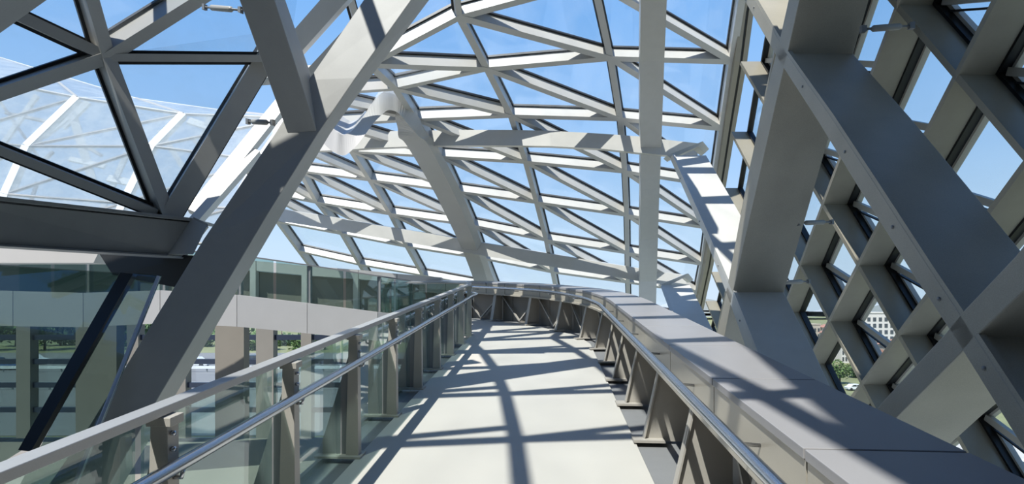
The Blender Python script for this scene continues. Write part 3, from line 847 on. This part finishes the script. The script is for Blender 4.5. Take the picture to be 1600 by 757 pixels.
def blob(c, r, n, rng, zs=.8):
    vs, fs = [], []
    for _ in range(n):
        th, ph = rng.uniform(0, 2*math.pi), math.acos(rng.uniform(-1, 1)); rr = r * rng.uniform(.55, 1.0)
        p = c + V((math.sin(ph)*math.cos(th)*rr, math.sin(ph)*math.sin(th)*rr, math.cos(ph)*rr*zs))
        s = r * rng.uniform(.10, .2)
        a = V((rng.uniform(-1,1), rng.uniform(-1,1), rng.uniform(-1,1))).normalized(); b = a.cross(V((rng.uniform(-1,1), rng.uniform(-1,1), 1))).normalized()
        k = len(vs); vs += [p - a*s, p + b*s*.7, p + a*s, p - b*s*.7]; fs.append((k, k+1, k+2, k+3))
    return vs, fs
def tree(x, y, h, r, mat, label, group, g0=0.0):
    rng = random.Random(int(x*13 + y*7))
    e = empty('tree', (x, y, g0), label, 'tree', group)
    tube('trunk', [V((x, y, g0)), V((x + .1, y, g0 + (h-g0)*.35)), V((x, y, g0 + (h-g0)*.7))], [.25, .2, .1], M['bark'], e, 8)
    vs, fs = [], []
    for k in range(5):
        c = V((x + rng.uniform(-.5, .5)*r, y + rng.uniform(-.5, .5)*r, h - r*.8 + rng.uniform(-.6, .3)*r))
        v2, f2 = blob(c, r*.75, 170, rng)
        o = len(vs); vs += v2; fs += [tuple(i + o for i in f) for f in f2]
    mk('crown', vs, fs, M[mat], e)
def tree_px(px, ytop, Y, r, mat, label, group, g0=0.0):
    p = U(px, ytop, Y); tree(p.x, Y, p.z, r, mat, label, group, g0)
lt = [(-30,486,118,4.2,'leaf','bright leafy tree at the far left edge behind dark rails'), (25,480,132,4.2,'leaf','bright leafy tree left of the wide grey column'), (70,478,120,4.2,'leaf','tall bright tree just left of the wide grey column'), (95,490,134,4.2,'leaf2','dark leafy tree close beside the wide grey column'),
      (140,484,119,4.2,'leaf2','dark tree hidden behind the wide grey column'), (195,496,133,4.2,'leaf','small green tree right of the wide grey column'), (245,498,118,4.2,'leaf2','dark tree behind the foot of the leaning column'), (310,504,131,4.2,'leaf','distant tree between leaning column and tan column'), (360,506,146,4.2,'leaf2','distant dark tree behind the tan column'), (400,508,120,4.2,'leaf','distant green tree right of the tan column'), (440,506,134,4.2,'leaf2','distant dark tree under the pale slab edge'), (490,508,121,4.2,'leaf','distant tree farthest right under the pale slab edge')]
for (a, b, c, d, e_, f_) in lt: tree_px(a, b, c, d, e_, f_, 'trees beyond the lower window wall')
rt = [(1288,570,160,2.6,'leaf2','dark green tree in the lowest diamond window'), (1312,562,150,2.6,'leaf','leafy tree in the middle of the lowest diamond window'), (1338,566,163,2.6,'leaf2','dark tree at the right of the lowest diamond window'), (1262,560,175,2.6,'leaf2','tree left of the lowest diamond window'), (1372,572,166,2.6,'leaf','tree right of the lowest diamond window'), (1240,575,152,2.6,'leaf','small tree half hidden by the sunlit ledge')]
for (a, b, c, d, e_, f_) in rt: tree_px(a, b, c, d, e_, f_, 'trees below the diamond windows', GR)

def car(px, py, Y, mat, label, yaw=0.0, g0=0.0):
    p = U(px, py, Y); x, y = p.x, Y
    e = empty('car', (x, y, g0 + .06), label, 'car', 'cars on the road and yard outside')
    c, s = math.cos(yaw), math.sin(yaw)
    def T(u, v, z): return V((x + u*c - v*s, y + u*s + v*c, z + g0 + .06))
    prof = [(-2.15,.3),(-2.2,.75),(-1.6,.9),(-1.0,1.42),(.6,1.45),(1.2,.95),(2.05,.8),(2.2,.5),(2.15,.3)]
    slab('body', [T(u, -.85, z) for u, z in prof], T(0, 1.7, 0) - T(0, 0, 0), M[mat], e)
    for sv in (-.862, .852):
        slab('window', [T(u, sv, z) for u, z in ((-1.25,.95),(-.85,1.34),(-.1,1.36),(-.1,.95))], T(0,.01,0) - T(0,0,0), M['carglass'], e)
        slab('window', [T(u, sv, z) for u, z in ((0,.95),(0,1.36),(.5,1.36),(.95,.95))], T(0,.01,0) - T(0,0,0), M['carglass'], e)
    for u in (-1.35, 1.35):
        for v0 in (-.9, .7):
            tube('wheel', [T(u, v0, .32), T(u, v0 + .2, .32)], .32, M['tyre'], e, 12)
car(50, 570, 90, 'carwhite', 'white car on the road left of the wide grey column')
car(-20, 572, 92, 'cardark', 'dark car on the road at the far left edge')
car(182, 575, 88, 'carblue', 'blue car on the road right of the wide grey column')
car(8, 592, 82, 'carblue', 'blue car on the near lane at far left')
car(305, 580, 86, 'carwhite', 'white car on the road left of the tan column')
car(398, 575, 90, 'cardark', 'dark car on the road right of the tan column')
car(1300, 612, 138, 'carwhite', 'white car at the left in the lowest diamond window', 0, GR)
car(1336, 613, 138, 'carwhite', 'white car at the right in the lowest diamond window', 0, GR)
car(1590, 742, 70, 'carwhite', 'white car in the yard at the lower right corner', .3, GR)

def building(px0, px1, ytop, Y, mat, nx, nz, label, z0=0.0, roofm=None, depth=14, group='town buildings on the skyline'):
    A, B = U(px0, ytop, Y), U(px1, ytop, Y)
    e = empty('building', ((A.x+B.x)/2, Y, GR), label, 'building', group)
    box('wall', (A.x, Y, GR), (B.x, Y + depth, A.z), M[mat], e)
    if roofm:
        slab('roof', [V((A.x - .5, Y - .5, A.z)), V((B.x + .5, Y - .5, A.z)), V(((A.x+B.x)/2, Y - .5, A.z + (B.x-A.x)*.22))], (0, depth + 1, 0), M[roofm], e)
    else:
        box('parapet_cap', (A.x - .2, Y - .2, A.z), (B.x + .2, Y + depth + .2, A.z + .5), M[mat], e)
    W = B.x - A.x; Hh = min(A.z - GR - 1.5, nz * 3.2)
    for i in range(nx):
        for k in range(nz):
            x = A.x + W*(i + .5)/nx; z = A.z - 1.2 - (k + .5) * Hh/nz
            if z < GR + 1: continue
            w, h = W/nx*.27, Hh/nz*.30
            box('window', (x - w, Y - .12, z - h), (x + w, Y + .05, z + h), M['winhole'], e)
building(1326, 1398, 490, 240, 'bldwhite', 8, 6, 'white apartment block with rows of dark windows on the skyline')
building(1254, 1282, 508, 300, 'bldtan', 5, 3, 'tan block at the left of the skyline beside the trees')
building(1301, 1322, 513, 290, 'bldwhite', 5, 3, 'pale block right of the tan block on the skyline', roofm='roof')
building(1306, 1324, 522, 262, 'bldtan', 3, 3, 'small red-roofed house beside the white apartment block', roofm='roof')
building(1402, 1428, 504, 270, 'bldtan', 4, 4, 'tan block right of the white apartment block', roofm='roof')
building(1434, 1470, 510, 280, 'bldwhite', 5, 4, 'low pale block far right on the skyline', roofm='roof')
rngb = random.Random(3)
for k in range(28):
    px = 1232 + (k % 14) * 19 + (7 if k > 13 else 0)
    building(px, px + rngb.uniform(11, 15), rngb.uniform(514, 521) + (20 if k > 13 else 0), (350 if k < 14 else 205) + 14 * (k % 2), rngb.choice(['bldwhite', 'bldtan']), 3, 2, 'small pale house among the distant roofs below the skyline', roofm='roof' if k % 3 else None, depth=7, group='small houses of the distant town')
# low red-roofed house in front of the apartment block
building(1352, 1388, 552, 188, 'bldtan', 3, 1, 'low house with red roof in front of the apartment block', roofm='roof', depth=8)
for y_, lab in ((62, 'near steel guard rail along the road'), (79, 'far steel guard rail along the road')):
    gr = empty('guard_rail', (-40, y_, .06), lab, 'guard rail')
    box('beam', (-110, y_, .5), (0, y_ + .1, .9), M['carwhite'], gr)
    for k in range(28):
        box('post', (-110 + 4*k, y_ + .1, .05), (-109.85 + 4*k, y_ + .25, .85), M['steel_dark'], gr)
hv = []
for k in range(41):
    x = -500 + k * 40
    hv.append(V((x, 900, 8 + 9*math.sin(k*.7) + 6*math.sin(k*1.9 + 1))))
hills = slab('hill', [V((-500, 900, -1))] + hv + [V((1100, 900, -1))], (0, 120, 0), M['hill'])
tag(hills, 'low hazy hills along the horizon', None, None, 'structure')
